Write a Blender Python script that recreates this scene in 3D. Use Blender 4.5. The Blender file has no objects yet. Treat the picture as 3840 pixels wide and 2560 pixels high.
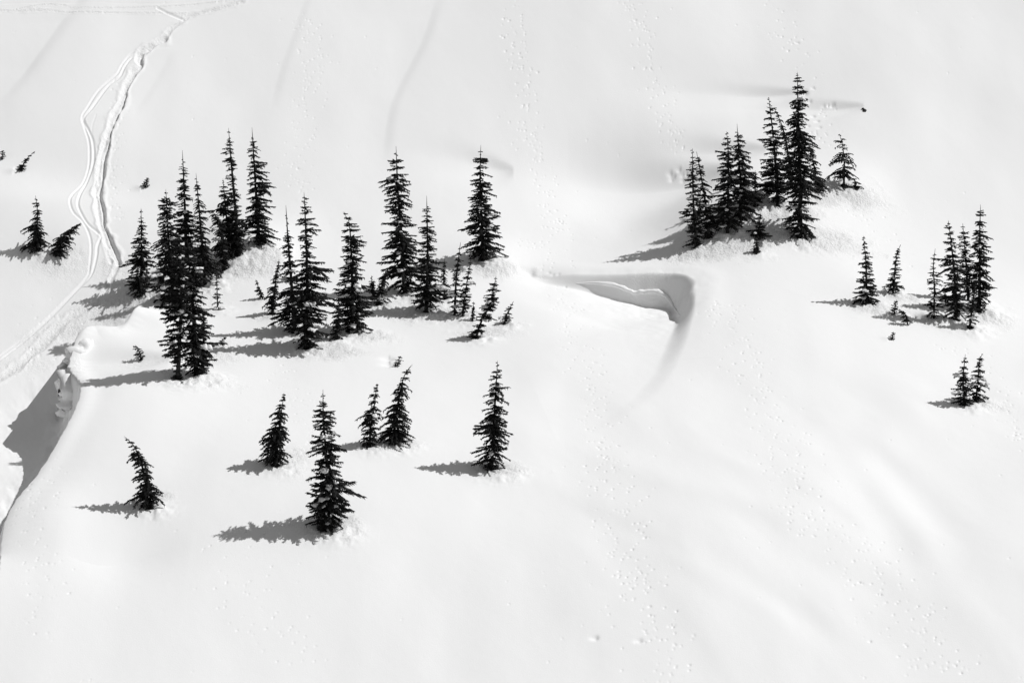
import bpy, math
import numpy as np
from math import radians, sin, cos, tan, pi

S = bpy.context.scene
C = S.collection
# ------------------------------------------------------------------ camera
PITCH = radians(18.0); DIST = 260.0; HALF = 43.5
K = HALF / DIST
FWD = np.array([0, cos(PITCH), -sin(PITCH)]); UP = np.array([0, sin(PITCH), cos(PITCH)])
CAM = -DIST * FWD
cd = bpy.data.cameras.new('camera'); cam = bpy.data.objects.new('camera', cd); C.objects.link(cam)
cd.sensor_width = 36.0; cd.lens = 18.0 / K; cd.clip_start = 1.0; cd.clip_end = 5000.0
cam.location = CAM; cam.rotation_euler = (pi/2 - PITCH, 0, 0)
S.camera = cam
# ------------------------------------------------------------------ sky and sun
SUN_EL = radians(53.0); SUN_AZ = radians(4.0)          # azimuth: degrees uphill from +X
w = bpy.data.worlds.new('World'); S.world = w; w.use_nodes = True
nt = w.node_tree; bg = nt.nodes['Background']
sky = nt.nodes.new('ShaderNodeTexSky'); sky.sky_type = 'NISHITA'; sky.sun_disc = False
sky.sun_elevation = SUN_EL; sky.sun_rotation = pi/2 - SUN_AZ; sky.altitude = 1500
bw = nt.nodes.new('ShaderNodeRGBToBW')                 # black-and-white photograph: grey daylight
nt.links.new(sky.outputs[0], bw.inputs[0]); nt.links.new(bw.outputs[0], bg.inputs[0])
bg.inputs[1].default_value = 0.11
sl = bpy.data.lights.new('sun', 'SUN'); sl.energy = 3.4; sl.angle = radians(0.5); sl.color = (1, 1, 1)
sun = bpy.data.objects.new('sun', sl); C.objects.link(sun)
SD = np.array([cos(SUN_EL)*cos(SUN_AZ), cos(SUN_EL)*sin(SUN_AZ), sin(SUN_EL)])
from mathutils import Vector
sun.rotation_euler = Vector(SD).to_track_quat('Z', 'Y').to_euler(); sun.location = (60, 0, 80)
S.view_settings.view_transform = 'Standard'; S.view_settings.look = 'None'
S.view_settings.exposure = -0.035; S.view_settings.gamma = 1.0
S.cycles.max_bounces = 6; S.cycles.diffuse_bounces = 4

# ------------------------------------------------------------------ materials
def mat(name, col, rough=0.8, spec=0.2):
    m = bpy.data.materials.new(name); m.use_nodes = True
    b = m.node_tree.nodes['Principled BSDF']
    b.inputs['Base Color'].default_value = (*col, 1) if not isinstance(col, float) else (col, col, col, 1)
    b.inputs['Roughness'].default_value = rough; b.inputs['Specular IOR Level'].default_value = spec
    return m, b
def noise_col(m, b, scale, lo, hi):
    N = m.node_tree.nodes; L = m.node_tree.links
    tc = N.new('ShaderNodeTexCoord'); n = N.new('ShaderNodeTexNoise'); n.inputs['Scale'].default_value = scale
    n.inputs['Detail'].default_value = 5
    r = N.new('ShaderNodeMapRange'); r.inputs[1].default_value = .3; r.inputs[2].default_value = .7
    r.inputs[3].default_value = lo; r.inputs[4].default_value = hi
    L.new(tc.outputs['Object'], n.inputs['Vector']); L.new(n.outputs[0], r.inputs[0]); L.new(r.outputs[0], b.inputs['Base Color'])
    return n, tc
SNOW, sb = mat('snow', 0.84, 0.75, 0.25)
N = SNOW.node_tree.nodes; L = SNOW.node_tree.links
tc = N.new('ShaderNodeTexCoord')
n1 = N.new('ShaderNodeTexNoise'); n1.inputs['Scale'].default_value = 9; n1.inputs['Detail'].default_value = 6
n2 = N.new('ShaderNodeTexNoise'); n2.inputs['Scale'].default_value = 5.0; n2.inputs['Detail'].default_value = 5; n2.inputs['Roughness'].default_value = .7
at = N.new('ShaderNodeAttribute'); at.attribute_name = 'crumb'
mu = N.new('ShaderNodeMath'); mu.operation = 'MULTIPLY'
b1 = N.new('ShaderNodeBump'); b1.inputs['Strength'].default_value = .25; b1.inputs['Distance'].default_value = .03
b2 = N.new('ShaderNodeBump'); b2.inputs['Distance'].default_value = .22
L.new(tc.outputs['Object'], n1.inputs['Vector']); L.new(tc.outputs['Object'], n2.inputs['Vector'])
L.new(n1.outputs[0], b1.inputs['Height']); L.new(n2.outputs[0], b2.inputs['Height'])
L.new(at.outputs['Fac'], b2.inputs['Strength']); L.new(b1.outputs[0], b2.inputs['Normal']); L.new(b2.outputs[0], sb.inputs['Normal'])
LOAD, lb = mat('packed_snow_on_branches', 0.8, 0.8, 0.2)
ln = LOAD.node_tree.nodes.new('ShaderNodeTexNoise'); ln.inputs['Scale'].default_value = 8
lbp = LOAD.node_tree.nodes.new('ShaderNodeBump'); lbp.inputs['Distance'].default_value = .1; lbp.inputs['Strength'].default_value = .6
LOAD.node_tree.links.new(ln.outputs[0], lbp.inputs['Height']); LOAD.node_tree.links.new(lbp.outputs[0], lb.inputs['Normal'])
NEEDLE, nb = mat('conifer_needles', 0.012, 0.75, 0.06); noise_col(NEEDLE, nb, 1.2, .008, .035)
BARK, bb = mat('bark', 0.02, 0.9, 0.08); noise_col(BARK, bb, 6, .01, .06)
ROCK, rb = mat('rock', 0.03, 0.9, 0.1); noise_col(ROCK, rb, 4, .01, .06)

# ------------------------------------------------------------------ noise
rs = np.random.RandomState(7)
LAT = rs.rand(256, 256)
def vnoise(x, y, seed=0):
    x = x + seed*17.13; y = y + seed*9.71
    xi = np.floor(x).astype(np.int64); yi = np.floor(y).astype(np.int64)
    fx = x - xi; fy = y - yi
    fx = fx*fx*fx*(fx*(fx*6-15)+10); fy = fy*fy*fy*(fy*(fy*6-15)+10)
    a = LAT[xi & 255, yi & 255]; b = LAT[(xi+1) & 255, yi & 255]
    c = LAT[xi & 255, (yi+1) & 255]; d = LAT[(xi+1) & 255, (yi+1) & 255]
    return (a*(1-fx)+b*fx)*(1-fy) + (c*(1-fx)+d*fx)*fy - .5
def fbm(x, y, seed=0, octv=4, gain=.5):
    s = 0; a = 1
    for i in range(octv):
        s = s + a*vnoise(x*2**i, y*2**i, seed+i*3); a *= gain
    return s
def sstep(t):
    t = np.clip(t, 0, 1); return t*t*(3-2*t)

# ------------------------------------------------------------------ mountainside: large form
YK = np.array([-600, -55, -40, -28, -16, 0, 11, 22, 36, 60, 600.])
BK = np.array([.36, .36, .34, .18, .09, .11, .20, .44, .60, .62, .6])
_yy = np.linspace(-600, 600, 12001); _bb = np.interp(_yy, YK, BK)
_bb = np.convolve(np.pad(_bb, 40, mode='edge'), np.ones(81)/81, 'valid')
_zz = np.cumsum(_bb)*(_yy[1]-_yy[0]); _zz -= np.interp(0, _yy, _zz)
def ZB(y): return np.interp(y, _yy, _zz)

def ray(px, py):
    px = np.asarray(px, float); py = np.asarray(py, float)
    a = (px-1920)/1920*K; b = (1280-py)/1920*K
    return np.stack([a, FWD[1]+b*UP[1], FWD[2]+b*UP[2]], -1)
def hit(px, py, Zf):
    """where the line of sight of a photo pixel first meets the surface Zf(x, y)"""
    d = ray(px, py); shape = d.shape[:-1]; d = d.reshape(-1, 3)
    t = np.full(len(d), 170.0); done = np.zeros(len(d), bool); step = .3
    tl = t.copy()
    for i in range(800):
        p = CAM + d*t[:, None]
        below = p[:, 2] <= Zf(p[:, 0], p[:, 1])
        done |= below
        if done.all(): break
        tl = np.where(done, tl, t); t = np.where(done, t, t+step)
    a = tl; b = t
    for i in range(14):
        m = (a+b)/2; p = CAM + d*m[:, None]
        below = p[:, 2] <= Zf(p[:, 0], p[:, 1])
        b = np.where(below, m, b); a = np.where(below, a, m)
    p = CAM + d*b[:, None]
    return p.reshape(*shape, 3)
def base_xy(px, py):
    p = hit(px, py, lambda x, y: ZB(y)); return p[..., 0], p[..., 1]
def pxm(y):   # photo pixels per metre at this distance up the slope
    return 1920/K/(DIST + y*cos(PITCH) - ZB(y)*sin(PITCH))

# soft swells and hollows: (px, py, rx m, ry m, rotation deg, height m)
SWELL = [
 (1100, 1650, 16, 11, 0, .8), (480, 1500, 7, 10, 0, .9),
 (2850, 840, 8.5, 5.5, -8, 2.0), (2700, 880, 5, 3.2, -10, .9), (3180, 720, 4, 4, 0, .5), (2920, 780, 4, 3, 0, .5),
 (2400, 760, 9, 6, -10, -1.0), (2250, 620, 7, 5, 0, -.5),
 (2700, 330, 9, 2.5, -3, -.35),
 (1180, 1230, 6, 4, 0, .45), (960, 960, 4, 4, 0, 1.1), (1620, 1100, 6, 4, 0, .5), (1830, 1000, 4.5, 3, 0, .85),
 (3600, 1190, 6, 4, 0, .4), (3260, 1150, 4, 3, 0, .25),
 (2850, 1220, 17, 10, 0, 2.0), (2230, 1330, 5, 5, -35, .15), (2080, 1420, 3, 10, -15, .15), (2350, 1500, 3, 5, 40, .12), (2210, 1200, 1.2, 5, 55, -.1),
 (2120, 1900, 10, 7, 10, -.35), (2900, 2000, 12, 10, 0, .4), (3500, 1950, 6, 12, -20, -.35), (3700, 2300, 8, 8, 0, .3), (3260, 1850, 1.6, 7, 15, -.12), (3420, 1830, 1.6, 7, 22, -.12), (3340, 1880, 1.4, 7, 18, .08), (2780, 1900, 6, 1.3, -35, .08), (2820, 1960, 6, 1.5, -35, -.10), (2250, 1900, 5, 1.4, -40, .07), (2450, 1800, 6, 1.2, -40, .08), (3100, 2150, 5, 1.3, -30, -.08), (3600, 2100, 2, 5, 20, -.1), (2350, 2000, 7, .9, -42, -.05), (2600, 2150, 7, .9, -42, .05), (2900, 2250, 6, .9, -45, -.05), (3150, 1950, 5, .8, -48, -.05), (2750, 1750, 5, .8, -40, .05),
 (420, 2080, 9, 3, 5, -.5), (350, 2280, 12, 8, 0, .4), (150, 1940, 3.5, 5, 35, .4),
 (250, 330, 10, 12, 0, .6), (800, 420, 12, 14, 0, -.45), (1700, 250, 12, 14, 0, -.5), (2200, 120, 14, 10, 0, .2),
 (3450, 300, 12, 10, -20, .5), (3650, 420, 6, 5, -20, -.3), (250, 660, 9, 3.2, -12, -.45), (150, 820, 8, 4, -10, .5),
 (3000, 1500, 14, 12, 0, .3), (3400, 1450, 6, 14, 0, .2),
]
SW = []
for (px, py, rx, ry, rot, a) in SWELL:
    x0, y0 = base_xy(px, py); ry = ry*(1.35 if 750 < py < 2000 else 1.1); SW.append((float(x0), float(y0), rx, ry, radians(rot), a))

def curve_pts(pts, n=8):
    P = np.array(pts, float); out = []
    Q = np.vstack([2*P[0]-P[1], P, 2*P[-1]-P[-2]])
    for i in range(1, len(Q)-2):
        for k in range(n):
            t = k/n
            out.append(.5*((2*Q[i]) + (-Q[i-1]+Q[i+1])*t + (2*Q[i-1]-5*Q[i]+4*Q[i+1]-Q[i+2])*t*t + (-Q[i-1]+3*Q[i]-3*Q[i+1]+Q[i+2])*t**3))
    out.append(Q[-2]); return np.array(out)

def signed_dist(x, y, P, cap=30.0):
    """distance to polyline P (n,2); positive on the left of its direction"""
    best = np.full(x.shape, 1e9); sg = np.ones(x.shape); sarc = np.zeros(x.shape); acc = 0.0
    for i in range(len(P)-1):
        a = P[i]; e = P[i+1]-a; l2 = e@e; ln_ = math.sqrt(l2)
        dx = x-a[0]; dy = y-a[1]
        t = np.clip((dx*e[0]+dy*e[1])/l2, 0, 1)
        qx = dx-t*e[0]; qy = dy-t*e[1]; d2 = qx*qx+qy*qy
        m = d2 < best
        cr = e[0]*dy-e[1]*dx
        best = np.where(m, d2, best); sg = np.where(m, np.where(cr >= 0, 1., -1.), sg); sarc = np.where(m, acc+t*ln_, sarc)
        acc += ln_
    return sg*np.sqrt(best), sarc

# the left edge of the bench: the ground falls away to the gully
LIP = [(860, 700), (830, 820), (780, 920), (690, 1030), (580, 1110), (500, 1180), (478, 1235), (420, 1262), (350, 1262), (300, 1285), (262, 1345), (262, 1400), (290, 1440), (303, 1480),
       (292, 1540), (255, 1610), (190, 1700), (130, 1775), (80, 1830), (35, 1890), (10, 1960), (0, 2060)]
LIPXY = np.stack(base_xy(*curve_pts(LIP, 4).T), -1)
_ly = LIPXY[:, 1]
_PK = (2150, 2050, 1930, 1800, 1650, 1500, 1380, 1270, 1150, 1050, 900, 760)
_YD = [float(base_xy(300, p)[1]) for p in _PK]
def drop_amount(y):
    return sinterp(y, _YD, [0, .7, 2.5, 3.6, 4.5, 5.6, 6.3, 6.2, 4.4, 2.6, .9, 0], 1.5)
def lip_width(y):
    return sinterp(y, _YD, [1.2, .9, .6, .45, .4, .4, .4, .45, .8, 2.5, 6, 8], 1.5)
def sinterp(x, xs, ys, w):
    u = np.linspace(min(xs)-3*w, max(xs)+3*w, 1500); v = np.interp(u, xs, ys); k = max(3, int(w/(u[1]-u[0])))
    ker = np.hanning(2*k+1); ker /= ker.sum(); v = np.convolve(np.pad(v, k, mode='edge'), ker, 'valid')
    return np.interp(x, u, v)
# the hollow in the middle of the slope
def hollow(x, y):
    top_px = [(1980, 1035), (2080, 1045), (2200, 1056), (2350, 1068), (2480, 1078), (2590, 1095), (2700, 1130), (2900, 1250)]
    rt_px = [(2590, 1000), (2615, 1100), (2610, 1180), (2605, 1250), (2580, 1340), (2530, 1440), (2450, 1530), (2350, 1590), (2200, 1650)]
    T = np.stack(base_xy(*np.array(top_px).T), -1); R_ = np.stack(base_xy(*np.array(rt_px).T), -1)
    f1 = sinterp(x, T[:, 0], T[:, 1], 2.0); d1 = f1 - y
    o = np.argsort(R_[:, 1]); f2 = sinterp(y, R_[o, 1], R_[o, 0], 2.0); d2 = (f2 - x)*.9
    k = 1.8+.55*np.clip(np.minimum(d1, d2), 0, 30); h = np.clip(.5+.5*(d2-d1)/k, 0, 1); d = d2*(1-h)+d1*h - k*h*(1-h)
    ax = sinterp(x, [base_xy(p, 1060)[0] for p in (1900, 1980, 2080, 2250, 2450, 2600, 2700)], [0, .05, .45, 1.7, 3.0, 3.7, 3.8], 2.6)
    ay = sinterp(y, [base_xy(2500, p)[1] for p in (1680, 1560, 1420, 1300, 1200, 1060)], [0, .06, .22, .7, 2.1, 3.6], 2.0)
    d = d + .35*fbm(x*.22, y*.3, 7, 2)*sstep(d+.6)*sstep((ay-1.0)/1.5)
    kk = .6; h = np.clip(.5+.5*(ay-ax)/kk, 0, 1); A = np.clip(ay*(1-h)+ax*h-kk*h*(1-h), 0, None)
    wall = .8 + .95*(1-np.clip(.5+.5*(d2-d1)/1.8, 0, 1)) + .1*fbm(x*.5, y*.5, 5, 2)
    prof = np.where(d < 0, 0, sstep(d/wall))
    rec = np.exp(-np.clip(d-wall*.8, 0, None)/15.0)
    lip = .12*np.exp(-(d+1.1)**2/1.2)*(A > .3)
    return -A*prof*rec + lip*sstep(A/2) + .07*A*fbm(x*.5, y*.4, 9, 3)*np.exp(-((d-2.5)/3.0)**2), d, A

def HL(x, y):
    z = ZB(y) + 0
    for (x0, y0, rx, ry, r, a) in SW:
        dx = x-x0; dy = y-y0; u = (dx*cos(r)+dy*sin(r))/rx; v = (-dx*sin(r)+dy*cos(r))/ry
        z = z + a*np.exp(-(u*u+v*v))
    z = z + .5*fbm(x/22., y/26., 11, 2) + .16*fbm(x/6., y/9., 23, 2) + .14*fbm((x+.5*y)/5., (y-.5*x)/11., 29, 2)*sstep((x+4)/14)*sstep((-y-4)/10)
    d, s = signed_dist(x, y, LIPXY)
    D = drop_amount(y)
    wid = lip_width(y)
    dl = d + (.10+.18*sstep((y-_YD[5])/4))*fbm(s*.9, y*.9, 31, 3)
    # lip stands slightly proud of the bench, gully wall falls away on the right-hand (negative) side
    out = -dl
    wall = np.where(out > 0, 1-np.exp(-np.clip(out, 0, None)/wid), 0)
    z = z + .055*D*fbm(x*.9+.3*y, y*.35, 47, 4)*sstep(out/1.5)*np.exp(-(np.clip(out, 0, None)/4.5)**2)
    z = z - D*wall*(1-.25*sstep((out-8)/25))
    z = z + .05*D*np.exp(-((out+.3)/1.0)**2)
    z = z + .009*fbm(x*.55+.3*y, y*.35, 37, 3) + .0035*fbm(x*1.6, y*.9, 43, 2)
    z = z - sinterp(y, _YD, [0, .5, .9, .8, .35, .1, 0, 0, 0, 0, 0, 0], 2.0)*np.where(out < 0, np.exp(np.clip(out, -50, 0)/2.2), 1)
    hz, hd, A = hollow(x, y)
    return z + hz

# ------------------------------------------------------------------ mountainside grid (fine where the photo looks, coarse to the horizon)
def axis(lo, hi, st, far):
    core = np.arange(lo, hi+1e-6, st); ext = []; d = st; p = hi
    while p < far: d *= 1.25; p += d; ext.append(p)
    e = np.array(ext); return np.concatenate([-(e-hi)[::-1]+lo, core, e])
yt = base_xy(1920, 0)[1]; yb = base_xy(1920, 2560)[1]
gx = axis(-51.0, 51.0, .078, 500); gy = axis(float(yb)-2.5, float(yt)+3.5, .1, 500)
X, Y = np.meshgrid(gx, gy)
Z = HL(X, Y)
def drift(pts, a, wup, wdn):
    P = np.stack(base_xy(*curve_pts(pts, 6).T), -1); m_ = 4*max(wup, wdn); o = np.argsort(P[:, 0])
    j0, j1 = np.searchsorted(gy, [P[:, 1].min()-m_, P[:, 1].max()+m_]); i0, i1 = np.searchsorted(gx, [P[:, 0].min(), P[:, 0].max()])
    w_ = (slice(j0, j1), slice(i0, i1)); L_ = P[:, 0].max()-P[:, 0].min()
    f = sinterp(X[w_], P[o, 0], P[o, 1], .8); sl_ = (P[-1, 1]-P[0, 1])/L_; d = (Y[w_]-f)/math.hypot(1, sl_)
    tp = np.sin(np.pi*np.clip((X[w_]-P[:, 0].min())/L_, 0, 1))**1.6
    edge = sstep((m_-np.abs(d))/(m_*.4))
    Z[w_] -= a*tp*edge*np.where(d > 0, np.exp(-d/wup), np.exp(d/wdn))
def scoop(px, py, ln, a, ry, slant=0.0):
    x0, y0 = base_xy(px, py); u = (x0-X); v = (Y-y0)-slant*u
    q = np.clip(u/ln, 0, 50); g = q*np.exp(1-q)
    Z[:] -= a*g*np.exp(-(v/(ry*(.35+.65*np.clip(q, 0, 2.5))*np.where(v < 0, 2.6, 1)))**2)
scoop(1925, 612, 2.6, .4, .9, .12)
scoop(3238, 408, 3.0, .42, .5, .0)
scoop(3014, 345, 3.4, .42, .5, .0)
scoop(2870, 568, 4.0, .6, .9, .04)
scoop(2740, 640, 6.0, 1.5, 1.7, .0)
def bank(px, py, h, wl, wr, ry, sl=0.0):
    x0, y0 = base_xy(px, py); v = Y-y0; u = X-x0-sl*v
    Z[:] += h*np.where(u < 0, np.exp(-(u/wl)**2), np.exp(-(u/wr)**2))*np.exp(-(v/ry)**2)
bank(520, 1225, 1.3, .55, 3.5, 1.7, .35)
bank(330, 1285, .7, .9, 3.0, 1.5, .3)
scoop(640, 1372, 4.5, .7, 1.5, .02)
drift([(1880, 1045), (1960, 1040), (2060, 1048), (2180, 1062)], .45, .9, 2.6)
drift([(200, 2060), (360, 2095), (480, 2080), (720, 2040)], .4, 3.5, 7.0)
def sampler(Zg):
    def f(x, y):
        i = np.clip(np.searchsorted(gx, x)-1, 0, len(gx)-2); j = np.clip(np.searchsorted(gy, y)-1, 0, len(gy)-2)
        fx = np.clip((x-gx[i])/(gx[i+1]-gx[i]), 0, 1); fy = np.clip((y-gy[j])/(gy[j+1]-gy[j]), 0, 1)
        return (Zg[j, i]*(1-fx)+Zg[j, i+1]*fx)*(1-fy) + (Zg[j+1, i]*(1-fx)+Zg[j+1, i+1]*fx)*fy
    return f
ZS = sampler(Z.copy())
CR = np.zeros(Z.shape)          # how crumbly the surface is
def win(x0, x1, y0, y1):
    i0, i1 = np.searchsorted(gx, [x0, x1]); j0, j1 = np.searchsorted(gy, [y0, y1])
    return slice(max(j0-1, 0), j1+1), slice(max(i0-1, 0), i1+1)

# ---- ski tracks: grooves worn into the snow
def seg_dist(P, reach):
    D = np.full(Z.shape, 1e9)
    for i in range(len(P)-1):
        a = P[i]; e = P[i+1]-a; l2 = e@e+1e-9
        sl_ = win(min(a[0], P[i+1][0])-reach, max(a[0], P[i+1][0])+reach, min(a[1], P[i+1][1])-reach, max(a[1], P[i+1][1])+reach)
        xs = X[sl_]-a[0]; ys = Y[sl_]-a[1]
        t = np.clip((xs*e[0]+ys*e[1])/l2, 0, 1)
        D[sl_] = np.minimum(D[sl_], np.hypot(xs-t*e[0], ys-t*e[1]))
    return D
def track(pts, half, depth, berm=.3, rough=.0, flat=1, wob=.0):
    p = hit(*curve_pts(pts, 6).T, ZS)[:, :2]
    D = seg_dist(p, half*3+.3)
    m = D < half*3+.29
    d = D[m]; x = X[m]; y = Y[m]
    hw = half*(1+wob*fbm(x*.8, y*.8, 41, 3)*2)
    r = d/hw
    g = -depth*np.exp(-(r**(2*flat))) + depth*berm*np.exp(-((r-1.7)/.45)**2)
    if rough: g = g + rough*fbm(x*3.2, y*3.2, 51, 3)*np.exp(-(r/1.8)**2)
    Z[m] += g
    CR[m] = np.maximum(CR[m], np.exp(-(r/1.6)**4)*(rough > 0)*.6)
MAIN = [(905, 5), (830, 30), (770, 45), (700, 68), (680, 85), (640, 110), (615, 150), (560, 180), (525, 200), (522, 225), (528, 245), (500, 275), (475, 320),
        (460, 370), (440, 410), (430, 430), (410, 490), (400, 530), (392, 560), (385, 600), (375, 680), (368, 720), (378, 790), (385, 840), (400, 880), (425, 940), (445, 985)]
track(MAIN[:8], .2, .10, .3, .04, 1, .5)
track(MAIN[6:], .30, .24, .2, .03, 2, .4)
track([(x+9+3*sin(y*.05), y+2) for x, y in MAIN[8:]], .09, .26, .2, .02, 1, .9)
track([(395, 525), (383, 560), (372, 610), (362, 670), (355, 720), (362, 760), (365, 800), (380, 860), (395, 900), (400, 930), (418, 985)], .18, .12, .3, .03, 1, .5)
track([(528, 195), (490, 205), (460, 240), (440, 275), (400, 310), (365, 345), (330, 400), (308, 440), (318, 480), (333, 530), (336, 590), (330, 640), (310, 690), (272, 730),
       (262, 755), (275, 795), (310, 830), (335, 880), (342, 930), (336, 1000), (325, 1040), (250, 1120), (160, 1210), (60, 1290), (-60, 1380)], .09, .10, .3)
track([(535, 200), (498, 212), (468, 248), (450, 285), (412, 315), (380, 355), (345, 405), (314, 445), (330, 485), (345, 520), (352, 560), (350, 610), (338, 650), (322, 690), (300, 730),
       (292, 765), (305, 800), (330, 840), (365, 870), (378, 890), (366, 920), (362, 960), (350, 1010), (335, 1040), (290, 1085), (200, 1180), (100, 1270), (-40, 1380)], .10, .12, .3)
track([(445, 985), (420, 1040), (380, 1110), (300, 1170), (230, 1220), (150, 1300), (70, 1370), (-60, 1450)], .30, .14, .4, .03, 1, .5)
track([(-20, 38), (90, 40), (180, 35), (250, 42), (400, 48), (560, 50), (700, 52)], .10, .035, .4, .02)
track([(-20, 15), (200, 5), (420, 10), (600, 14), (760, 6), (830, -5)], .06, .03, .4, .0)
track([(60, 34), (160, 14), (230, 14), (290, 26), (420, 30), (600, 26), (760, 14), (900, -4)], .08, .035, .4, .02)
track([(590, 30), (640, 55), (690, 76)], .10, .14, .2)
track([(360, 430), (345, 480), (350, 520), (365, 560)], .06, .03, .2)
# faint diagonal cable shadows, shaped into the snow relief: a soft bank on the right of each, nothing on the left
for pts, wd, a in [([(1640, -60), (1580, 130), (1500, 290), (1450, 420), (1425, 640)], .7, .13), ([(330, -60), (200, 130), (100, 260), (-60, 440)], 1.0, .15),
                   ([(1155, -60), (1090, 130), (1040, 270), (1000, 440)], .6, .09), ([(640, 180), (580, 290), (480, 450)], .6, .06), ([(250, 50), (180, 150), (60, 320)], .5, .06)]:
    P = np.stack(base_xy(*curve_pts(pts, 4).T), -1); w_ = win(P[:, 0].min()-12, P[:, 0].max()+4, P[:, 1].min(), P[:, 1].max())
    f = np.interp(Y[w_], P[::-1, 1], P[::-1, 0]); d = X[w_]-f; n_ = (Y[w_]-P[:, 1].min())/(P[:, 1].max()-P[:, 1].min())
    Z[w_] -= a*sstep(n_*4)*sstep((1-n_)*6)*np.where(d > 0, np.exp(-(d/wd)**2), np.exp(-(d/5.5)**2))*sstep((d+12)/5)

# ---- small pits and footprints
def pit(x, y, r, depth, el=1.0, ang=0.0):
    sl_ = win(x-3*r*el, x+3*r*el, y-3*r*el, y+3*r*el)
    dx = X[sl_]-x; dy = Y[sl_]-y
    u = (dx*cos(ang)+dy*sin(ang))/(r*el); v = (-dx*sin(ang)+dy*cos(ang))/r
    q = u*u*np.where(u > 0, 2.2, .4)+v*v
    Z[sl_] -= depth*np.exp(-q)
# streams of small snow balls' pock marks: (polyline px, spread px, count, size)
STREAM = [
 ([(1925, 0), (1935, 150), (1960, 300), (1990, 480), (2020, 640), (2060, 800), (2100, 900)], 38, 420, 1.0),
 ([(2350, 0), (2400, 100), (2440, 220), (2480, 340), (2510, 450), (2560, 560)], 38, 260, 1.0),
 ([(2900, 0), (2950, 90), (3000, 200), (3040, 330), (3080, 450), (3110, 560)], 45, 130, 1.1),
 ([(1120, 50), (1160, 150), (1170, 250), (1150, 400), (1120, 600), (1140, 720)], 45, 400, .7),
 ([(2090, 1060), (2140, 1200), (2200, 1350), (2230, 1500), (2250, 1650), (2290, 1750)], 60, 420, .9),
 ([(2280, 1750), (2330, 1900), (2360, 2050), (2390, 2200), (2470, 2350), (2500, 2550)], 85, 420, 1.05),
 ([(2700, 1130), (2780, 1250), (2820, 1400), (2900, 1550), (2950, 1700), (2990, 1900)], 75, 480, .95),
 ([(2990, 1900), (3100, 2000), (3250, 2120), (3350, 2250), (3450, 2380), (3550, 2520)], 120, 420, 1.0),
 ([(3560, 1280), (3620, 1330), (3700, 1440), (3780, 1500), (3800, 1650)], 60, 130, 1.0),
 ([(3740, 1500), (3800, 1580), (3830, 1700)], 40, 60, 1.1),
 ([(3180, 740), (3220, 800), (3280, 880), (3300, 1000)], 60, 110, .8),
 ([(150, 1700), (130, 1800), (110, 1900), (110, 2000), (150, 2150), (160, 2400)], 60, 260, .9),
 ([(900, 2000), (950, 2200), (1050, 2350), (1150, 2500)], 120, 160, .7),
 ([(1040, 1300), (1100, 1450), (1150, 1600), (1190, 1700)], 45, 160, .8),
 ([(470, 280), (430, 470), (420, 600), (420, 700), (410, 850)], 42, 260, .8),
 ([(250, 1130), (180, 1250), (120, 1330), (60, 1420)], 60, 220, .9),
 ([(1980, 900), (2060, 950), (2080, 1010)], 50, 110, .9),
]
rp = np.random.RandomState(3)
allp = []
for pts, spread, n, size in STREAM:
    c = curve_pts(pts, 10); t = rp.rand(n)*(len(c)-1); i = t.astype(int).clip(0, len(c)-2); f = (t-i)[:, None]
    p = c[i]*(1-f)+c[i+1]*f
    p[:, 0] += rp.randn(n)*spread*.75; p[:, 1] += rp.randn(n)*10
    s = size*(.6+.5*rp.rand(n)+.5*(rp.rand(n) > .93))
    allp.append(np.column_stack([p, s]))
n = 700; allp.append(np.column_stack([rp.rand(n)*3840, rp.rand(n)*2560, .3+.4*rp.rand(n)]))
allp = np.vstack(allp)
pp = hit(allp[:, 0], allp[:, 1], ZS)
for k in range(len(pp)):
    if rp.rand() < .55: continue
    r = .026*allp[k, 2]+.012
    pit(pp[k, 0], pp[k, 1], r, r*4.2, 1+rp.rand()*.7, rp.uniform(-.5, .3))
# larger footprints and melt pits
for (px, py, r, dep) in [(2515, 650, .17, .16), (2528, 660, .17, .16), (2520, 672, .15, .14), (2548, 635, .17, .16), (2560, 655, .15, .14), (2575, 652, .15, .14), (2562, 675, .15, .14),
                         (3050, 330, .13, .1), (3038, 380, .17, .13), (3120, 394, .15, .13), (3128, 392, .15, .13), (3090, 398, .13, .1), (3052, 437, .15, .12), (3068, 455, .15, .12), (3075, 478, .15, .1), (3032, 473, .15, .1),
                         (2075, 1030, .13, .08), (2096, 1028, .13, .08), (2060, 1022, .12, .08),
                         (1990, 1020, .45, .28), (3444, 1180, .55, .35), (3436, 1178, .2, .25), (3455, 1180, .2, .25), (2400, 2400, .2, .12), (2235, 2390, .2, .15), (3020, 348, .3, .2)]:
    p = hit(px, py, ZS); pit(p[0], p[1], r, dep, 1.2, 0)
for (px, py, a, b) in [(1480, 1345, .6, .2), (1482, 1366, .6, .2), (545, 705, .5, -.16), (3336, 1182, .5, -.12), (3340, 1272, .4, -.1), (200, 962, .7, -.12), (66, 642, .5, -.14)]:
    p = hit(px, py, ZS); sl_ = win(p[0]-3, p[0]+3, p[1]-3, p[1]+3)
    u = (X[sl_]-p[0]+a*.7)/a; v = (Y[sl_]-p[1])/(a*.7)
    Z[sl_] += -b*np.exp(-(u*u+v*v)*np.where(u > 0, 2.2, .8))

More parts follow.
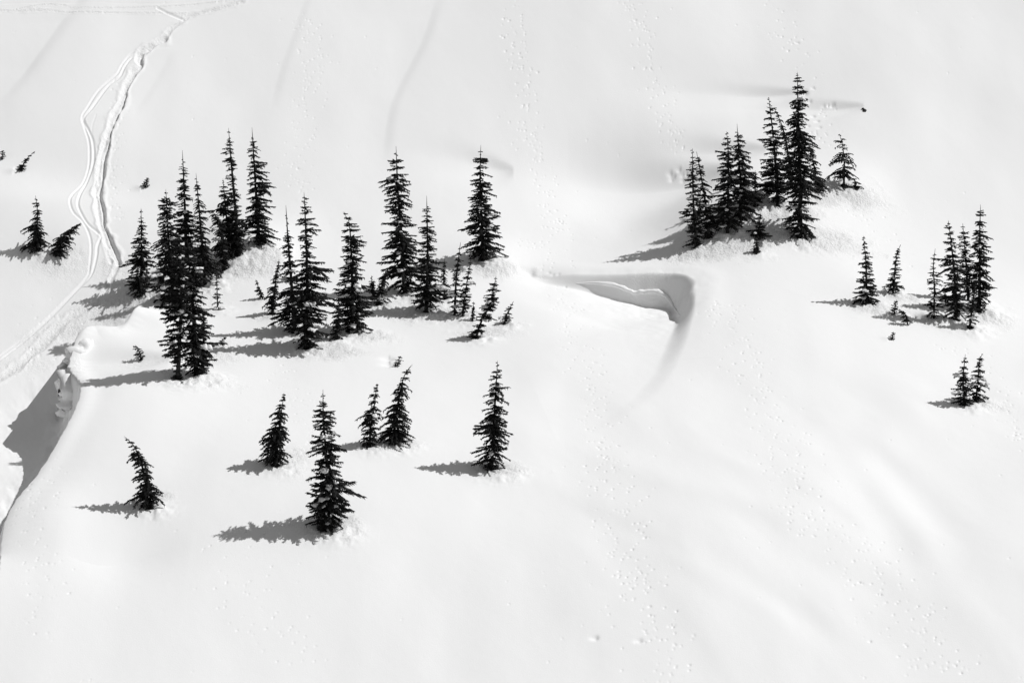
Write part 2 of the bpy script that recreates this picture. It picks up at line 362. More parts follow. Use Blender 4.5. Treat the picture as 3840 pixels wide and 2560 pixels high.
# ---- crumbly patches where snow has dropped from the trees: (px, py, rx m, ry m, strength)
CRUMB = [(1000, 975, 2.2, 2.0, 1), (930, 1010, 1.6, 1.2, 1), (1235, 1320, 2.6, 1.2, 1), (1375, 1265, 2.4, 1.1, 1), (1270, 1300, 1.4, .6, .8), (1850, 1000, 3.0, 1.3, 1), (1640, 1180, 4.0, 1.0, 1), (1440, 1155, 2.0, .8, .8),
         (2700, 930, 3.5, 1.4, 1), (2790, 900, 3.5, 1.8, 1), (2930, 850, 3.5, 1.6, 1), (3080, 900, 4.5, 1.6, .9), (2960, 780, 3, 1.4, 1), (3090, 740, 2.5, 1.2, 1), (3210, 730, 2.6, 1.6, 1), (2620, 950, 3, 1, .9),
         (3290, 1160, 2.6, .9, .8), (3400, 1120, 2, .6, .8), (3540, 1210, 2.6, .8, .7), (3690, 1190, 2.6, 1.4, .9), (3650, 1240, 2.2, .6, .7), (3660, 1520, 2.4, .9, .8),
         (1870, 1760, 2.2, 1.0, 1), (1240, 1990, 2.6, 1.0, .9), (1290, 1960, 1.5, .8, 1), (1055, 1745, 1.8, .8, .8), (1100, 1720, 1.5, 2, .6), (1400, 1675, 2.2, .7, .9), (1500, 1665, 2.2, .8, .9), (610, 1860, 1.0, .6, .8),
         (740, 1430, 3.0, 1.2, .8), (800, 1330, 2, 2.2, .7), (530, 1140, 2.6, 1.0, .9), (660, 1400, 1.5, .8, .9), (560, 1360, 3.2, .9, .35), (1830, 1250, 2.6, 1.0, .8), (1900, 1220, 1.6, .6, .8), (1030, 1190, 1.8, .6, .8),
         (180, 1270, 3.0, 1.0, .45), (250, 1240, 2.5, .8, .7), (330, 1190, 2.5, .8, .5), (60, 1370, 3, .9, .4), (420, 1160, 2.5, 1.4, .8), (230, 980, 2.4, 1.4, .6), (120, 34, 2, .3, .5), (430, 1010, 1.6, 1.2, .6),
         (2420, 1120, 3, 1, .3), (2540, 1180, 1.5, 1, .35), (265, 1430, 1.2, 2.5, .5), (250, 1560, 1.0, 3.5, .35), (855, 960, 1.4, .8, .9), (700, 1130, 3, 2, .7)]
for (px, py, rx, ry, st) in CRUMB:
    p = hit(px, py, ZS); sl_ = win(p[0]-2.4*rx, p[0]+2.4*rx, p[1]-2.4*ry-1, p[1]+2.4*ry+1)
    q = ((X[sl_]-p[0])/rx)**2+((Y[sl_]-p[1])/(ry*1.3))**2
    q = q*(1+.9*fbm(X[sl_]*.9, Y[sl_]*.9, 61, 3))
    CR[sl_] = np.maximum(CR[sl_], st*np.exp(-np.clip(q, 0, None)**1.6))
Z += CR*(.075*fbm(X*2.1, Y*2.1, 71, 4, .65) + .03)
ZS = sampler(Z)

# ------------------------------------------------------------------ mesh helpers
def mesh_obj(name, verts, faces, m, parent=None, smooth=False):
    me = bpy.data.meshes.new(name)
    verts = np.asarray(verts, np.float32); faces = np.asarray(faces, np.int32)
    k = faces.shape[1]
    me.vertices.add(len(verts)); me.vertices.foreach_set('co', verts.ravel())
    me.loops.add(faces.size); me.loops.foreach_set('vertex_index', faces.ravel())
    me.polygons.add(len(faces)); me.polygons.foreach_set('loop_start', np.arange(len(faces), dtype=np.int32)*k)
    if smooth: me.polygons.foreach_set('use_smooth', np.ones(len(faces), bool))
    me.update(calc_edges=True); me.materials.append(m)
    o = bpy.data.objects.new(name, me); C.objects.link(o)
    if parent is not None: o.parent = parent
    return o
def spindles(A, B, W, belly=.35):
    """many thin three-sided needle-clad twigs from A to B, W = half width"""
    A = np.asarray(A); B = np.asarray(B); W = np.asarray(W)[:, None]
    d = B-A; l = np.linalg.norm(d, axis=1, keepdims=True)+1e-9; d = d/l
    ref = np.where(np.abs(d[:, 2:3]) > .9, np.array([[1., 0, 0]]), np.array([[0, 0, 1.]]))
    s = np.cross(d, ref); s /= np.linalg.norm(s, axis=1, keepdims=True)+1e-9
    u = np.cross(s, d); m = A+(B-A)*belly
    r0 = m+s*W; r1 = m-.5*s*W+.75*u*W; r2 = m-.5*s*W-.75*u*W
    V = np.stack([A, r0, r1, r2, B], 1).reshape(-1, 3); n = len(A); o = (np.arange(n)*5)[:, None]
    F = np.array([[0, 2, 1], [0, 3, 2], [0, 1, 3], [4, 1, 2], [4, 2, 3], [4, 3, 1]])
    return V, (o[:, :, None]+F[None]).reshape(-1, 3)
def tube(P, R_, ns=7):
    P = np.asarray(P); V = []; F = []
    for i in range(len(P)):
        for k in range(ns):
            a = 2*pi*k/ns; V.append(P[i]+R_[i]*np.array([cos(a), sin(a), 0]))
    for i in range(len(P)-1):
        for k in range(ns):
            a = i*ns+k; b = i*ns+(k+1) % ns; F += [(a, b, b+ns), (a, b+ns, a+ns)]
    V.append(P[-1]); t = len(V)-1
    for k in range(ns): F.append(((len(P)-1)*ns+k, (len(P)-1)*ns+(k+1) % ns, t))
    return np.array(V), np.array(F)
def blob(c, rx, ry, rz, seed, nu=14, nv=9, rough=.35, drop=0.0):
    r = np.random.RandomState(seed); ph = r.rand(6)*6.28; V = []
    for j in range(nv+1):
        th = pi*j/nv
        for i in range(nu):
            a = 2*pi*i/nu; x = sin(th)*cos(a); y = sin(th)*sin(a); z = cos(th)
            k = 1+rough*(.5*sin(2.3*x*2+ph[0]+1.7*y)+.4*sin(4.1*y+ph[1]+2.2*z)+.35*sin(6.3*x+5.1*z+ph[2])+.25*sin(9*y+8*x+ph[3]))*.6
            V.append((c[0]+rx*x*k, c[1]+ry*y*k, c[2]+rz*z*k-drop*(x*x)*rx))
    F = [(j*nu+i, (j+1)*nu+i, (j+1)*nu+(i+1) % nu, j*nu+(i+1) % nu) for j in range(nv) for i in range(nu)]
    return np.array(V), np.array(F)

# ------------------------------------------------------------------ conifers
def plane_point(px, py, y):
    d = ray(px, py); t = (y-CAM[1])/d[1]; return CAM+d*t
TREES_G = 'dark conifers scattered over the snowy slope'; SAP_G = 'saplings and branch tips poking out of the snow'
def conifer(seed, label, line, wl, wr, style='fir', low=.0, lead=.06, p=.85, snow=4, dens=1.0, big=1.0, notch=(), wmax=.16, cat='tree', back=0.0, bare=0.0):
    """line: photo pixels of the trunk from base to tip; wl / wr: crown reach left and right in pixels"""
    r = np.random.RandomState(seed)
    b = hit(line[0][0], line[0][1], ZS)
    yb_ = b[1]; x_, y_ = b[0], b[1]
    if cat == 'tree':
        sz = .25+.35*min(1, (line[0][1]-line[-1][1])/450)
        w_ = win(x_-4, x_+4, y_-4, y_+4); dx = X[w_]-x_; dy = Y[w_]-y_; nn = 1+1.1*fbm(X[w_]*1.6, Y[w_]*1.6, seed+80, 3)
        Z[w_] += sz*.45*np.exp(-((dx-1.3*sz)/(2.2*sz+.3))**2-((dy+1.3*sz)/(1.6*sz+.3))**2)*nn - sz*.6*np.exp(-(dx**2+dy**2)/(.9*sz)**2)
        b = b - np.array([0, 0, .12])
    pts = [plane_point(x, y, yb_) for x, y in line]; pts[0] = b.copy()
    sc = pxm(yb_)
    c = curve_pts(pts, 6) if len(pts) > 2 else np.array([pts[0]+(pts[1]-pts[0])*t for t in np.linspace(0, 1, 9)])
    H = np.linalg.norm(np.diff(c, axis=0), axis=1).sum()
    if back: c = c + np.outer(np.linspace(0, 1, len(c))**1.5, [0, back, 0])
    cum = np.concatenate([[0], np.cumsum(np.linalg.norm(np.diff(c, axis=0), axis=1))]); cum /= cum[-1]
    def at_(t): return np.array([np.interp(t, cum, c[:, k]) for k in range(3)]).T
    root = bpy.data.objects.new('conifer_tree' if cat == 'tree' else 'sapling', None); C.objects.link(root)
    root.location = b; root['label'] = label; root['category'] = cat; root['group'] = TREES_G if cat == 'tree' else SAP_G
    # trunk
    tt = np.linspace(0, 1, 14); P = at_(tt)-b; P[0, 2] -= .5
    R0 = (.022*H*.55+.035)*(.8 if style == 'thin' else 1)
    rad = R0*(1-tt)**.8+.012
    V, F = tube(P, rad); mesh_obj('trunk', V, F, BARK, root, True)
    # crown
    Wl = wl/sc; Wr = wr/sc; Wm = (Wl+Wr)/2
    A = []; B = []; Wd = []; spots = []
    step = {'fir': .40, 'hem': .38, 'thin': .36, 'sap': .16}[style]*(.75+.25*min(H/8, 1.3))/dens
    nT = max(5, int(H*(1-bare)/step)); t = bare+.004
    tiers = []
    while t < 1-lead*.2:
        tiers.append(t); t += step/H*r.uniform(.5, 1.5)*(1.0 if t < 1-lead else 1.6)
    tf = max(.6, min(1.0, H/6))
    lobe = r.rand(4)*6.28; droopy = r.uniform(.85, 1.7)
    gaps = [(r.uniform(.15, .85), r.uniform(.02, .05), r.uniform(.45, .85), r.choice([-1, 1])) for _ in range(3)] if cat == 'tree' else []
    for t in tiers:
        prof = (1-t)**p/(1-wmax)**p if t > wmax else (.48+.52*t/wmax)
        if t > 1-lead: prof *= .55
        for (tn, wn, k) in notch: prof *= 1-(1-k)*math.exp(-((t-tn)/wn)**2)
        prof = min(prof, 1.05)
        tier_k = r.uniform(.82, 1.2)*(1+.12*sin(t*23+lobe[0]))
        nb_ = {'fir': 10, 'hem': 10, 'thin': 5, 'sap': 4}[style]
        if t > 1-lead: nb_ = 4
        a0 = r.rand()*6.28; kR = r.uniform(.72, 1.15); kL = r.uniform(.72, 1.15)
        core = 4 if style in ('fir', 'hem') and t < .8 else 0
        for k in range(nb_+core):
            a = a0+2*pi*k/nb_+r.uniform(-.35, .35)
            ca = cos(a); side = Wr*kR if ca > 0 else Wl*kL
            Lb = (side*abs(ca)**1.0+Wm*.7*(1-abs(ca)))*prof*tier_k*r.uniform(.68, 1.12)
            if r.rand() < .08: Lb *= 1.25
            for (tn, wn, k_, sg) in gaps:
                if ca*sg > -.2: Lb *= 1-(1-k_)*math.exp(-((t-tn)/wn)**2)
            if k >= nb_: Lb *= .5
            if r.rand() < .05: continue
            Lb = max(Lb, .07*tf+.03)
            o = at_(min(max(t+(r.uniform(-.08, .08) if r.rand() < .6 and k < nb_ else r.uniform(-.5, .5))*step/H, .002), .995))-b
            dr = {'fir': r.uniform(.10, .42)*droopy, 'hem': r.uniform(.25, .62), 'thin': r.uniform(-.05, .25), 'sap': r.uniform(-.3, .35)}[style]
            dr = dr*(1 if t < .85 else .3) + (.18 if t < .12 and style != 'sap' else 0)
            up0 = {'fir': .10, 'hem': .18, 'thin': .12, 'sap': .25}[style]
            ns = 5; s = np.linspace(0, 1, ns+1)
            bend = r.uniform(-.25, .25)
            hx = np.stack([np.cos(a+bend*s), np.sin(a+bend*s)], -1)*(Lb*s)[:, None]
            hz = Lb*(up0*s-dr*s**1.5-(.12 if style != 'fir' else -.06)*s**4)
            sp = np.column_stack([o[0]+hx[:, 0], o[1]+hx[:, 1], o[2]+hz])
            bw_ = .03+.01*Lb
            for i in range(ns):
                A.append(sp[i]-(sp[i+1]-sp[i])*.1); B.append(sp[i+1]+(sp[i+1]-sp[i])*(.35 if i < ns-1 else .1)); Wd.append((bw_+.028*min(1, Lb))*(1-.6*i/ns))
            nt_ = max(5, int(Lb/.062*dens)); nt_ = min(nt_, 38)
            for j in range(nt_):
                u = (j+r.rand())/nt_; u = .1+.9*u
                q_ = np.array([np.interp(u, s, sp[:, m]) for m in range(3)])
                sgn = 1 if j % 2 else -1
                ang = a+bend*u+sgn*r.uniform(.3, .85)
                tl = (.34*Lb*(1-u*.72)+.10)*r.uniform(.6, 1.15)
                tl = min(tl, .75)
                dz = -r.uniform(.25, .8)*(1.25 if style == 'hem' else 1)*(.5 if style in ('thin', 'sap') else 1)
                e = np.array([cos(ang), sin(ang), dz]); e /= np.linalg.norm(e)
                A.append(q_); B.append(q_+e*tl); Wd.append((.042+.064*min(tl, .5))*r.uniform(.8, 1.25)*big)
                if r.rand() < (.4 if style in ('fir', 'hem') else .2) and Lb > .35:    # hanging twig
                    e = np.array([cos(ang)*.35, sin(ang)*.35, -1.]); hl = r.uniform(.10, .34)*min(1, Lb)
                    A.append(q_+np.array([0, 0, .01])); B.append(q_+e*hl); Wd.append(.042*big*r.uniform(.8, 1.2))
            if Lb > .5 and r.rand() < .9: spots.append((sp, Lb, t, a))
    # short upright needles at the tip
    tip = at_(1.0)-b
    A.append(at_(max(0, 1-max(lead, .03)))-b); B.append(tip+np.array([0, 0, .12*tf])); Wd.append(.03)
    V, F = spindles(np.array(A), np.array(B), np.array(Wd))
    mesh_obj('crown', V, F, NEEDLE, root)
    # snow loads lying on branches
    if spots and snow:
        good = [q_ for q_ in spots if sin(q_[3]) < .1 and q_[2] < .86 and q_[1] > .3]
        r.shuffle(good)
        for (sp, Lb, t, a) in good[:int(snow*1.7)]:
            u = r.uniform(.3, .75); q_ = np.array([np.interp(u, np.linspace(0, 1, 6), sp[:, m]) for m in range(3)])
            sz = min(.44, .15+.17*Lb)*r.uniform(.5, 1.15)*min(1, H/5+.3); VV = []; FF = []; n_ = 0
            for m in range(r.randint(2, 5)):
                V, F = blob((r.uniform(-.9, .9)*sz, r.uniform(-.5, .5)*sz, r.uniform(-.25, .1)*sz), sz*r.uniform(.45, 1.0), sz*r.uniform(.35, .75), sz*r.uniform(.18, .4), r.randint(9999), 12, 7, .8, .3)
                VV.append(V); FF.append(F+n_); n_ += len(V)
            V = np.vstack(VV); F = np.vstack(FF)
            V = V@np.array([[cos(a), sin(a), 0], [-sin(a), cos(a), 0], [0, 0, 1]]) + q_ + np.array([0, -.10, sz*.28+.05])
            mesh_obj('snow_clump', V, F, LOAD, root, True)
    return root

T = conifer
# left edge
T(1, 'short conifer with nodding tip at the left edge, casting its shadow left', [(145, 937), (140, 860), (140, 790), (133, 734)], 62, 36, 'hem', snow=0, wmax=.2, p=.7, lead=.1)
T(2, 'small conifer leaning right with ragged wind-bent top beside the ski tracks', [(212, 955), (232, 905), (258, 868), (305, 836)], 52, 50, 'hem', snow=0, p=.6, lead=.1)
# left group, back to front
T(3, 'slim conifer with bare spike, furthest left of the big left cluster', [(527, 1103), (530, 950), (529, 782)], 72, 68, 'fir', snow=5, lead=.12, p=.9)
T(4, 'tall conifer behind the snow-loaded one, tip second from left of the cluster', [(700, 1010), (694, 800), (684, 564)], 52, 56, 'fir', snow=3, lead=.1, p=.6)
T(5, 'stout snow-loaded conifer with forked top at the heart of the left cluster', [(650, 1130), (632, 900), (622, 711)], 82, 82, 'fir', snow=12, lead=.05, p=.55, dens=1.15)
T(6, 'drooping conifer with thin tip right of the snow-loaded one', [(767, 1062), (752, 850), (735, 651)], 55, 62, 'hem', snow=3, lead=.1, p=.75)
T(7, 'bent conifer whose tip curls over to the left between two tall ones', [(845, 1011), (832, 900), (808, 810), (785, 790), (767, 800)], 42, 34, 'hem', snow=2, p=.5, lead=.05)
T(8, 'tall conifer with narrow spire and heavy dark skirt, left of two tallest', [(897, 966), (880, 760), (868, 620), (857, 481)], 82, 44, 'fir', snow=4, lead=.08, p=.75, notch=((.56, .06, .35),))
T(9, 'bushy conifer half hidden in front of the tall spire tree', [(868, 960), (850, 820), (836, 672)], 66, 55, 'hem', snow=3, lead=.06, p=.6)
T(10, 'tall conifer with spreading lower right branches, right of two tallest', [(972, 915), (962, 760), (952, 600), (945, 479)], 66, 96, 'fir', snow=4, lead=.1, p=.9)
T(11, 'large conifer with bare lower trunk, left of the trio at the ledge', [(666, 1422), (672, 1300), (680, 1100), (672, 880)], 96, 60, 'fir', snow=9, p=.42, lead=.03, notch=((.12, .12, .3),), dens=1.1)
T(12, 'dense conifer in the middle of the trio at the ledge', [(735, 1410), (728, 1250), (715, 1050), (703, 900)], 62, 86, 'fir', snow=8, p=.35, lead=.03, dens=1.1)
T(13, 'narrow conifer on the right of the trio at the ledge', [(758, 1398), (765, 1260), (762, 1160)], 22, 42, 'fir', snow=2, p=.55, lead=.06)
T(14, 'little pointed conifer standing alone right of the ledge trio', [(816, 1160), (814, 1090), (812, 1026)], 22, 32, 'thin', snow=2, lead=.2, p=.9, wmax=.08)
# middle-left group
T(15, 'tiny nodding conifer with a snow cap at its foot', [(988, 1122), (972, 1085), (959, 1048)], 26, 12, 'hem', snow=1, lead=.08, p=.6)
T(16, 'small conifer leaning right, tucked left of the long-spiked one', [(1018, 1176), (1030, 1080), (1047, 972)], 42, 26, 'hem', snow=1, lead=.1)
T(17, 'conifer with the longest bare spike above its narrow crown', [(1104, 1240), (1092, 1050), (1080, 900), (1072, 770)], 78, 50, 'fir', snow=3, lead=.22, p=1.0)
T(18, 'tall rough-branched conifer with wide right skirt beside the long-spiked one', [(1145, 1303), (1152, 1100), (1148, 900), (1140, 722)], 68, 110, 'fir', snow=7, lead=.04, p=.62, notch=((.62, .05, .5),))
T(19, 'conifer with crooked tip nodding left at the start of the bright bank', [(1322, 1242), (1320, 1060), (1315, 900), (1305, 815), (1286, 797)], 78, 92, 'fir', snow=5, lead=.03, p=.55, notch=((.55, .06, .6),))
T(20, 'small dark conifer in front of the crooked-tip tree', [(1260, 1272), (1268, 1200), (1271, 1120)], 40, 38, 'hem', snow=0, lead=.05, p=.75)
T(21, 'little twin-topped conifer between crooked-tip tree and leaning one', [(1400, 1124), (1396, 1080), (1393, 1034)], 22, 22, 'fir', snow=1, lead=.12)
T(22, 'second stem of the little twin-topped conifer pair', [(1404, 1126), (1402, 1090), (1403, 1050)], 14, 16, 'fir', snow=0, lead=.12)
T(23, 'small conifer leaning right under the tallest centre tree', [(1413, 1140), (1430, 1075), (1454, 1005)], 34, 44, 'hem', snow=1, lead=.08, p=.8)
T(24, 'tallest centre conifer with wide even tiers and thin spike', [(1518, 1094), (1506, 900), (1492, 720), (1485, 549)], 92, 84, 'fir', snow=7, lead=.09, p=.5, dens=1.05)
T(25, 'mid-height conifer with thin spike right of the tallest centre tree', [(1597, 1165), (1603, 1000), (1602, 860), (1600, 735)], 68, 84, 'fir', snow=3, lead=.1, p=.85)
T(26, 'small conifer hidden behind the right skirt of the centre pair', [(1668, 1122), (1664, 1040), (1668, 969)], 26, 26, 'hem', snow=1, lead=.15)
T(27, 'slim conifer, left of a close pair behind the shaded dip', [(1704, 1178), (1712, 1030), (1727, 910)], 30, 32, 'fir', snow=2, lead=.1, p=.7)
T(28, 'slim blunt-topped conifer, right of a close pair behind the shaded dip', [(1733, 1181), (1748, 1080), (1765, 975)], 34, 34, 'fir', snow=2, lead=.02, p=.55)
T(29, 'solitary tall spire conifer on a bright crumbly mound at centre', [(1811, 969), (1806, 820), (1800, 680), (1803, 545)], 80, 88, 'fir', snow=5, lead=.1, p=.65)
T(30, 'tiny conifer in shade left of the leaning centre tree', [(1773, 1200), (1774, 1165), (1776, 1132)], 13, 15, 'hem', snow=0, lead=.1)
T(31, 'slender conifer leaning right, its lower stem bent over the bank', [(1783, 1267), (1805, 1205), (1838, 1140), (1860, 1038)], 40, 40, 'fir', snow=4, lead=.1, p=.45)
T(32, 'short conifer leaning right with bare tip, right of the slender leaner', [(1890, 1214), (1902, 1175), (1926, 1130)], 28, 24, 'fir', snow=2, lead=.2, p=.7)
# foreground
T(33, 'conifer leaning left with hooked tip on the lower left slope', [(562, 1898), (556, 1840), (530, 1740), (500, 1668), (464, 1638)], 68, 58, 'hem', snow=1, lead=.08, p=.62, dens=1.1)
T(34, 'conifer with branches swept to the left and a drooping tip', [(1036, 1743), (1042, 1640), (1056, 1540), (1065, 1476)], 90, 46, 'hem', snow=0, lead=.02, p=.75, dens=1.15)
T(1351, 'largest foreground conifer with spike and wide snowy lower tiers', [(1222, 1976), (1230, 1850), (1222, 1700), (1213, 1580), (1211, 1460)], 100, 110, 'fir', snow=10, lead=.1, p=.62, dens=1.05)
T(36, 'thin-topped conifer, left of a foreground pair of leaners', [(1385, 1673), (1390, 1600), (1402, 1530), (1414, 1438)], 72, 38, 'hem', snow=1, lead=.06, p=.75)
T(37, 'S-shaped conifer leaning right, right of a foreground pair', [(1472, 1661), (1485, 1560), (1505, 1450), (1520, 1400), (1547, 1368)], 66, 74, 'hem', snow=2, lead=.1, p=.6)
T(38, 'solitary even conifer on a crumbly mound at lower centre', [(1843, 1755), (1850, 1620), (1858, 1480), (1866, 1353)], 78, 86, 'fir', snow=4, lead=.06, p=.7)
# right cluster on the mound
T(39, 'conifer with thin tip at the left end of the mound cluster', [(2611, 923), (2602, 800), (2598, 680), (2597, 557)], 52, 50, 'fir', snow=4, lead=.1, p=.5)
T(40, 'conifer close behind the left end tree of the mound cluster', [(2660, 888), (2645, 760), (2625, 640), (2612, 570)], 42, 44, 'fir', snow=4, lead=.05, p=.55)
T(41, 'forked-top conifer with bare lower trunk, left of the mound cluster middle', [(2728, 868), (2730, 740), (2732, 600), (2725, 494)], 74, 60, 'fir', snow=4, lead=.05, p=.6, bare=.08)
T(42, 'conifer with long thin tip beside the forked one on the mound', [(2773, 812), (2778, 700), (2770, 580), (2764, 465)], 60, 96, 'fir', snow=6, lead=.1, p=.75)
T(43, 'small conifer under the right side of the long-tipped mound tree', [(2830, 770), (2832, 700), (2832, 640)], 30, 34, 'fir', snow=2, lead=.1)
T(44, 'tall slim conifer with open tiers left of the tallest mound tree', [(2917, 765), (2910, 640), (2898, 500), (2883, 366)], 72, 62, 'fir', snow=4, lead=.07, p=.6)
T(45, 'curved conifer bowed to the left behind the two tall mound trees', [(2968, 700), (2958, 600), (2938, 490), (2915, 430), (2903, 405)], 30, 32, 'hem', snow=0, lead=.03, p=.4)
T(46, 'tallest conifer of all on the right-hand mound', [(2999, 887), (3000, 700), (2994, 480), (2990, 272)], 74, 90, 'fir', snow=8, lead=.03, p=.55, dens=1.05, notch=((.2, .05, .8),))
T(47, 'drooping slim conifer behind the right side of the tallest mound tree', [(3065, 715), (3055, 640), (3035, 540)], 30, 42, 'hem', snow=2, lead=.05, p=.6)
T(48, 'open hemlock with curled tip standing at the right end of the mound', [(3164, 700), (3166, 620), (3160, 550), (3148, 504)], 78, 70, 'hem', snow=1, lead=.05, p=.6, dens=.62)
T(49, 'low bushy conifer hugging the snow beside the curled-tip hemlock', [(3210, 708), (3206, 685), (3200, 668)], 22, 40, 'hem', snow=0, lead=.1, p=.4, dens=1.2)
T(50, 'small pointed conifer in front of the mound cluster', [(2843, 890), (2848, 840), (2851, 795)], 44, 34, 'fir', snow=1, lead=.12)
T(51, 'knee-high cone-shaped conifer, lowest tree at the foot of the mound', [(2838, 948), (2836, 920), (2834, 890)], 22, 24, 'hem', snow=0, lead=.05, p=.6, dens=1.3)
# far right group
T(52, 'even conifer casting a long shadow left, leftmost of the right-hand group', [(3249, 1137), (3248, 1000), (3238, 886)], 50, 52, 'fir', snow=2, lead=.08, p=.85)
T(53, 'short conifer with curved bare tip second from left in the right-hand group', [(3348, 1099), (3356, 1010), (3364, 950), (3378, 918)], 28, 44, 'fir', snow=1, lead=.08)
T(54, 'spindly conifer with long bare tip left of the right-hand clump', [(3502, 1192), (3504, 1080), (3500, 1000), (3507, 932)], 42, 46, 'thin', snow=2, lead=.25, p=.8)
T(55, 'tall ragged conifer at the left of the right-hand clump', [(3587, 1200), (3580, 1050), (3568, 920), (3556, 828)], 66, 50, 'fir', snow=2, lead=.04, p=.5)
T(56, 'snow-dusted conifer in the middle at the back of the right-hand clump', [(3632, 1124), (3622, 980), (3610, 838)], 36, 42, 'fir', snow=5, lead=.08, p=.45)
T(57, 'tallest conifer at the right of the right-hand clump', [(3672, 1162), (3674, 1000), (3674, 880), (3677, 768)], 50, 58, 'fir', snow=3, lead=.06, p=.5)
T(58, 'thin small conifer in front of the tallest right-hand tree', [(3636, 1230), (3648, 1130), (3663, 1036)], 30, 26, 'fir', snow=1, lead=.1)
T(59, 'very small conifer in the gap at the left foot of the right-hand clump', [(3546, 1130), (3544, 1100), (3540, 1069)], 22, 20, 'fir', snow=0, lead=.1)
T(60, 'left tree of the lone pair low on the right', [(3617, 1518), (3612, 1420), (3620, 1328)], 44, 46, 'fir', snow=2, lead=.1, p=.65)
T(61, 'right tree of the lone pair low on the right, tip bent right', [(3660, 1502), (3668, 1420), (3672, 1360), (3683, 1328)], 38, 42, 'fir', snow=3, lead=.08, p=.6)
# saplings
def SP(seed, label, line, wl, wr, **k): T(seed, label, line, wl, wr, k.pop('style', 'sap'), snow=k.pop('snow', 0), cat='sapling', lead=k.pop('lead', .1), **k)
SP(70, 'sapling tip cut off by the left photo edge', [(8, 596), (9, 580), (11, 566)], 14, 14, p=.3)
SP(71, 'bare-tipped sapling leaning right on the far left bank', [(80, 638), (92, 608), (108, 588), (131, 569)], 24, 16, style='fir', lead=.25)
SP(72, 'lone tiny sapling over a small snow hollow on the upper slope', [(547, 702), (548, 685), (553, 668)], 15, 16, p=.4)
SP(73, 'crossed twigs of a buried sapling right of the ledge trio', [(828, 1283), (834, 1276), (848, 1262)], 12, 10, p=.3, dens=.7)
SP(74, 'small sapling in the tree shadow left of the ledge trio', [(528, 1350), (524, 1325), (508, 1295)], 20, 18, p=.4)
SP(75, 'drooping branch tips sticking out above two melt pits', [(1488, 1372), (1494, 1355), (1500, 1336)], 16, 20, p=.2, dens=.7)
SP(76, 'knobbly sapling left of the small round snow pit', [(3352, 1178), (3356, 1150), (3362, 1124)], 18, 18, p=.4)
SP(77, 'sapling bent over to the left below the knobbly sapling', [(3404, 1218), (3400, 1195), (3388, 1170), (3370, 1161)], 26, 12, style='hem', p=.4)
SP(78, 'tiny sapling low on the right below the bent sapling', [(3346, 1272), (3346, 1258), (3352, 1246)], 16, 16, p=.3)

# ------------------------------------------------------------------ stubs and snow masses
def lumps(name, label, cat, items, m, seed, group=None):
    """one joined lumpy mass, items: (px, py, rx, ry, rz, lift)"""
    p0 = hit(items[0][0], items[0][1], ZS); VV = []; FF = []; n = 0
    for i, (px, py, rx, ry, rz, lift) in enumerate(items):
        p = hit(px, py, ZS); V, F = blob(p-p0+np.array([0, 0, lift]), rx, ry, rz, seed+i, 22, 14, .3)
        VV.append(V); FF.append(F+n); n += len(V)
    o = mesh_obj(name, np.vstack(VV), np.vstack(FF), m, None, True); o.location = p0
    o['label'] = label; o['category'] = cat
    if group: o['group'] = group
    return o
lumps('rock', 'small dark rock poking out of the upper right snow', 'rock', [(3242, 416, .2, .15, .16, .0), (3236, 410, .12, .1, .12, .03)], ROCK, 5)
lumps('rock', 'tiny dark rock tip just behind the top of the tallest mound tree', 'rock', [(3012, 342, .16, .12, .12, .0), (3018, 344, .09, .09, .1, .0)], ROCK, 9)

def roll(name, label, pts, seed, flat=.7, ny=12, amp=.35):
    """a lumpy roll of wind-packed snow following photo pixels (px, py, radius, lift)"""
    q_ = curve_pts(pts, 7); p = hit(q_[:, 0], q_[:, 1], ZS); p[:, 2] += q_[:, 3]
    p0 = p[0].copy(); V = []; F = []; m = len(p); nk = 16
    for i in range(m):
        tg = p[min(i+1, m-1)]-p[max(i-1, 0)]; tg /= np.linalg.norm(tg)
        s_ = np.cross(tg, [0, 0, 1]); s_ /= np.linalg.norm(s_)+1e-9; u_ = np.cross(s_, tg)
        for k in range(nk):
            a = 2*pi*k/nk
            n_ = 1+amp*float(fbm(np.array(i*.33+seed), np.array(2.2*sin(a)+seed), seed, 3))*2+.25*amp*sin(3*a+i*.7)
            V.append(p[i]-p0+(s_*cos(a)+u_*sin(a)*flat)*q_[i, 2]*n_)
    for i in range(m-1):
        for k in range(nk):
            a = i*nk+k; b = i*nk+(k+1) % nk; F.append((a, b, b+nk, a+nk))
    o = mesh_obj(name, np.array(V), np.array(F), SNOW, None, True); o.location = p0; o['label'] = label; o['kind'] = 'structure'
    return o
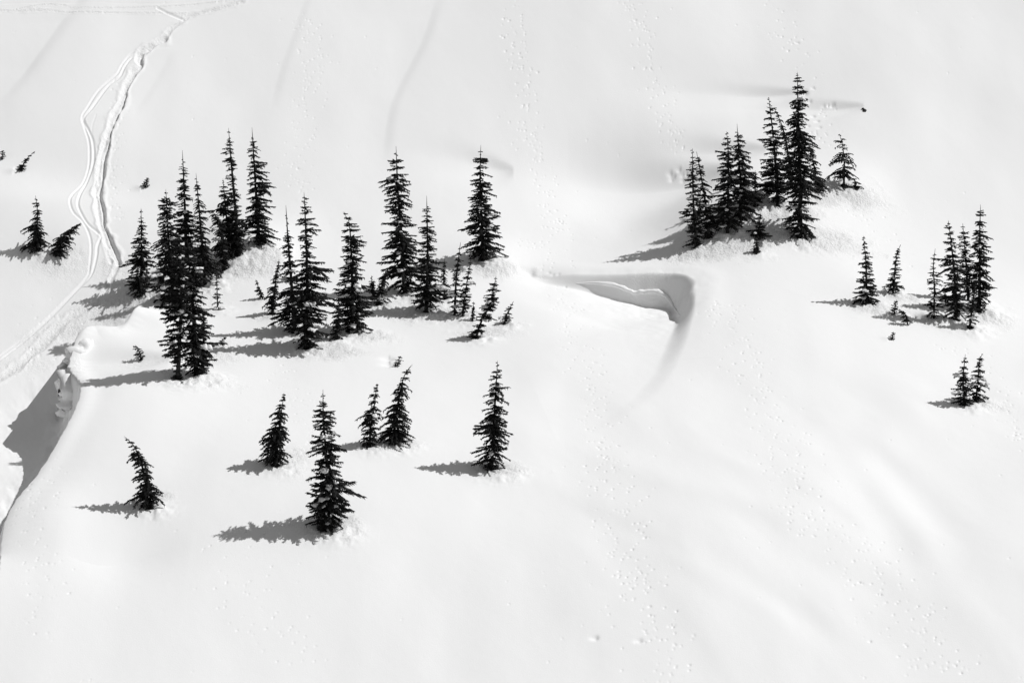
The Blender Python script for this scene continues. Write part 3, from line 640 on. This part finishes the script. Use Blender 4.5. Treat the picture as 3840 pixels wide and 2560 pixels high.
roll('snow_cornice', 'rolled snow lip overhanging the shaded wall of the central hollow',
     [(2150, 1061, .02, -.05), (2220, 1060, .13, .0), (2290, 1066, .2, .0), (2340, 1080, .22, .0), (2375, 1096, .2, .0), (2400, 1094, .26, .0), (2440, 1092, .22, .0), (2475, 1096, .26, .0), (2505, 1116, .18, .0), (2530, 1150, .12, -.05), (2562, 1195, .02, -.1)], 3, amp=.28, flat=.85)
roll('snow_cornice', 'lumpy snow face below the ledge on the left gully edge',
     [(372, 1268, .05, -.2), (335, 1270, .5, -.3), (296, 1292, .8, -.5), (266, 1328, .8, -.8), (250, 1370, .4, -.8)], 13, amp=.45)
roll('snow_cornice', 'tall knobbly column of packed snow hanging from the left ledge',
     [(262, 1345, .1, -.2), (250, 1365, .7, -.4), (260, 1405, .9, -.8), (262, 1450, .95, -1.0), (256, 1490, .8, -.9), (240, 1530, .6, -.5), (232, 1555, .06, -.3)], 23, amp=.5, flat=1)

# ------------------------------------------------------------------ the mountainside as one sheet
nyv, nxv = Z.shape
me = bpy.data.meshes.new('snow_slope')
co = np.stack([X, Y, Z], -1).reshape(-1, 3).astype(np.float32)
idx = np.arange(nyv*nxv).reshape(nyv, nxv)
q = np.stack([idx[:-1, :-1], idx[:-1, 1:], idx[1:, 1:], idx[1:, :-1]], -1).reshape(-1).astype(np.int32)
nf = len(q)//4
me.vertices.add(len(co)); me.vertices.foreach_set('co', co.ravel())
me.loops.add(len(q)); me.loops.foreach_set('vertex_index', q)
me.polygons.add(nf); me.polygons.foreach_set('loop_start', np.arange(nf, dtype=np.int32)*4)
me.polygons.foreach_set('use_smooth', np.ones(nf, bool))
me.update(calc_edges=True)
a_ = me.attributes.new('crumb', 'FLOAT', 'POINT'); a_.data.foreach_set('value', CR.reshape(-1).astype(np.float32))
me.materials.append(SNOW)
slope = bpy.data.objects.new('snow_slope', me); C.objects.link(slope); slope['kind'] = 'structure'
slope['label'] = 'smooth snow covered mountainside with ski tracks, pock marks and a hollow'
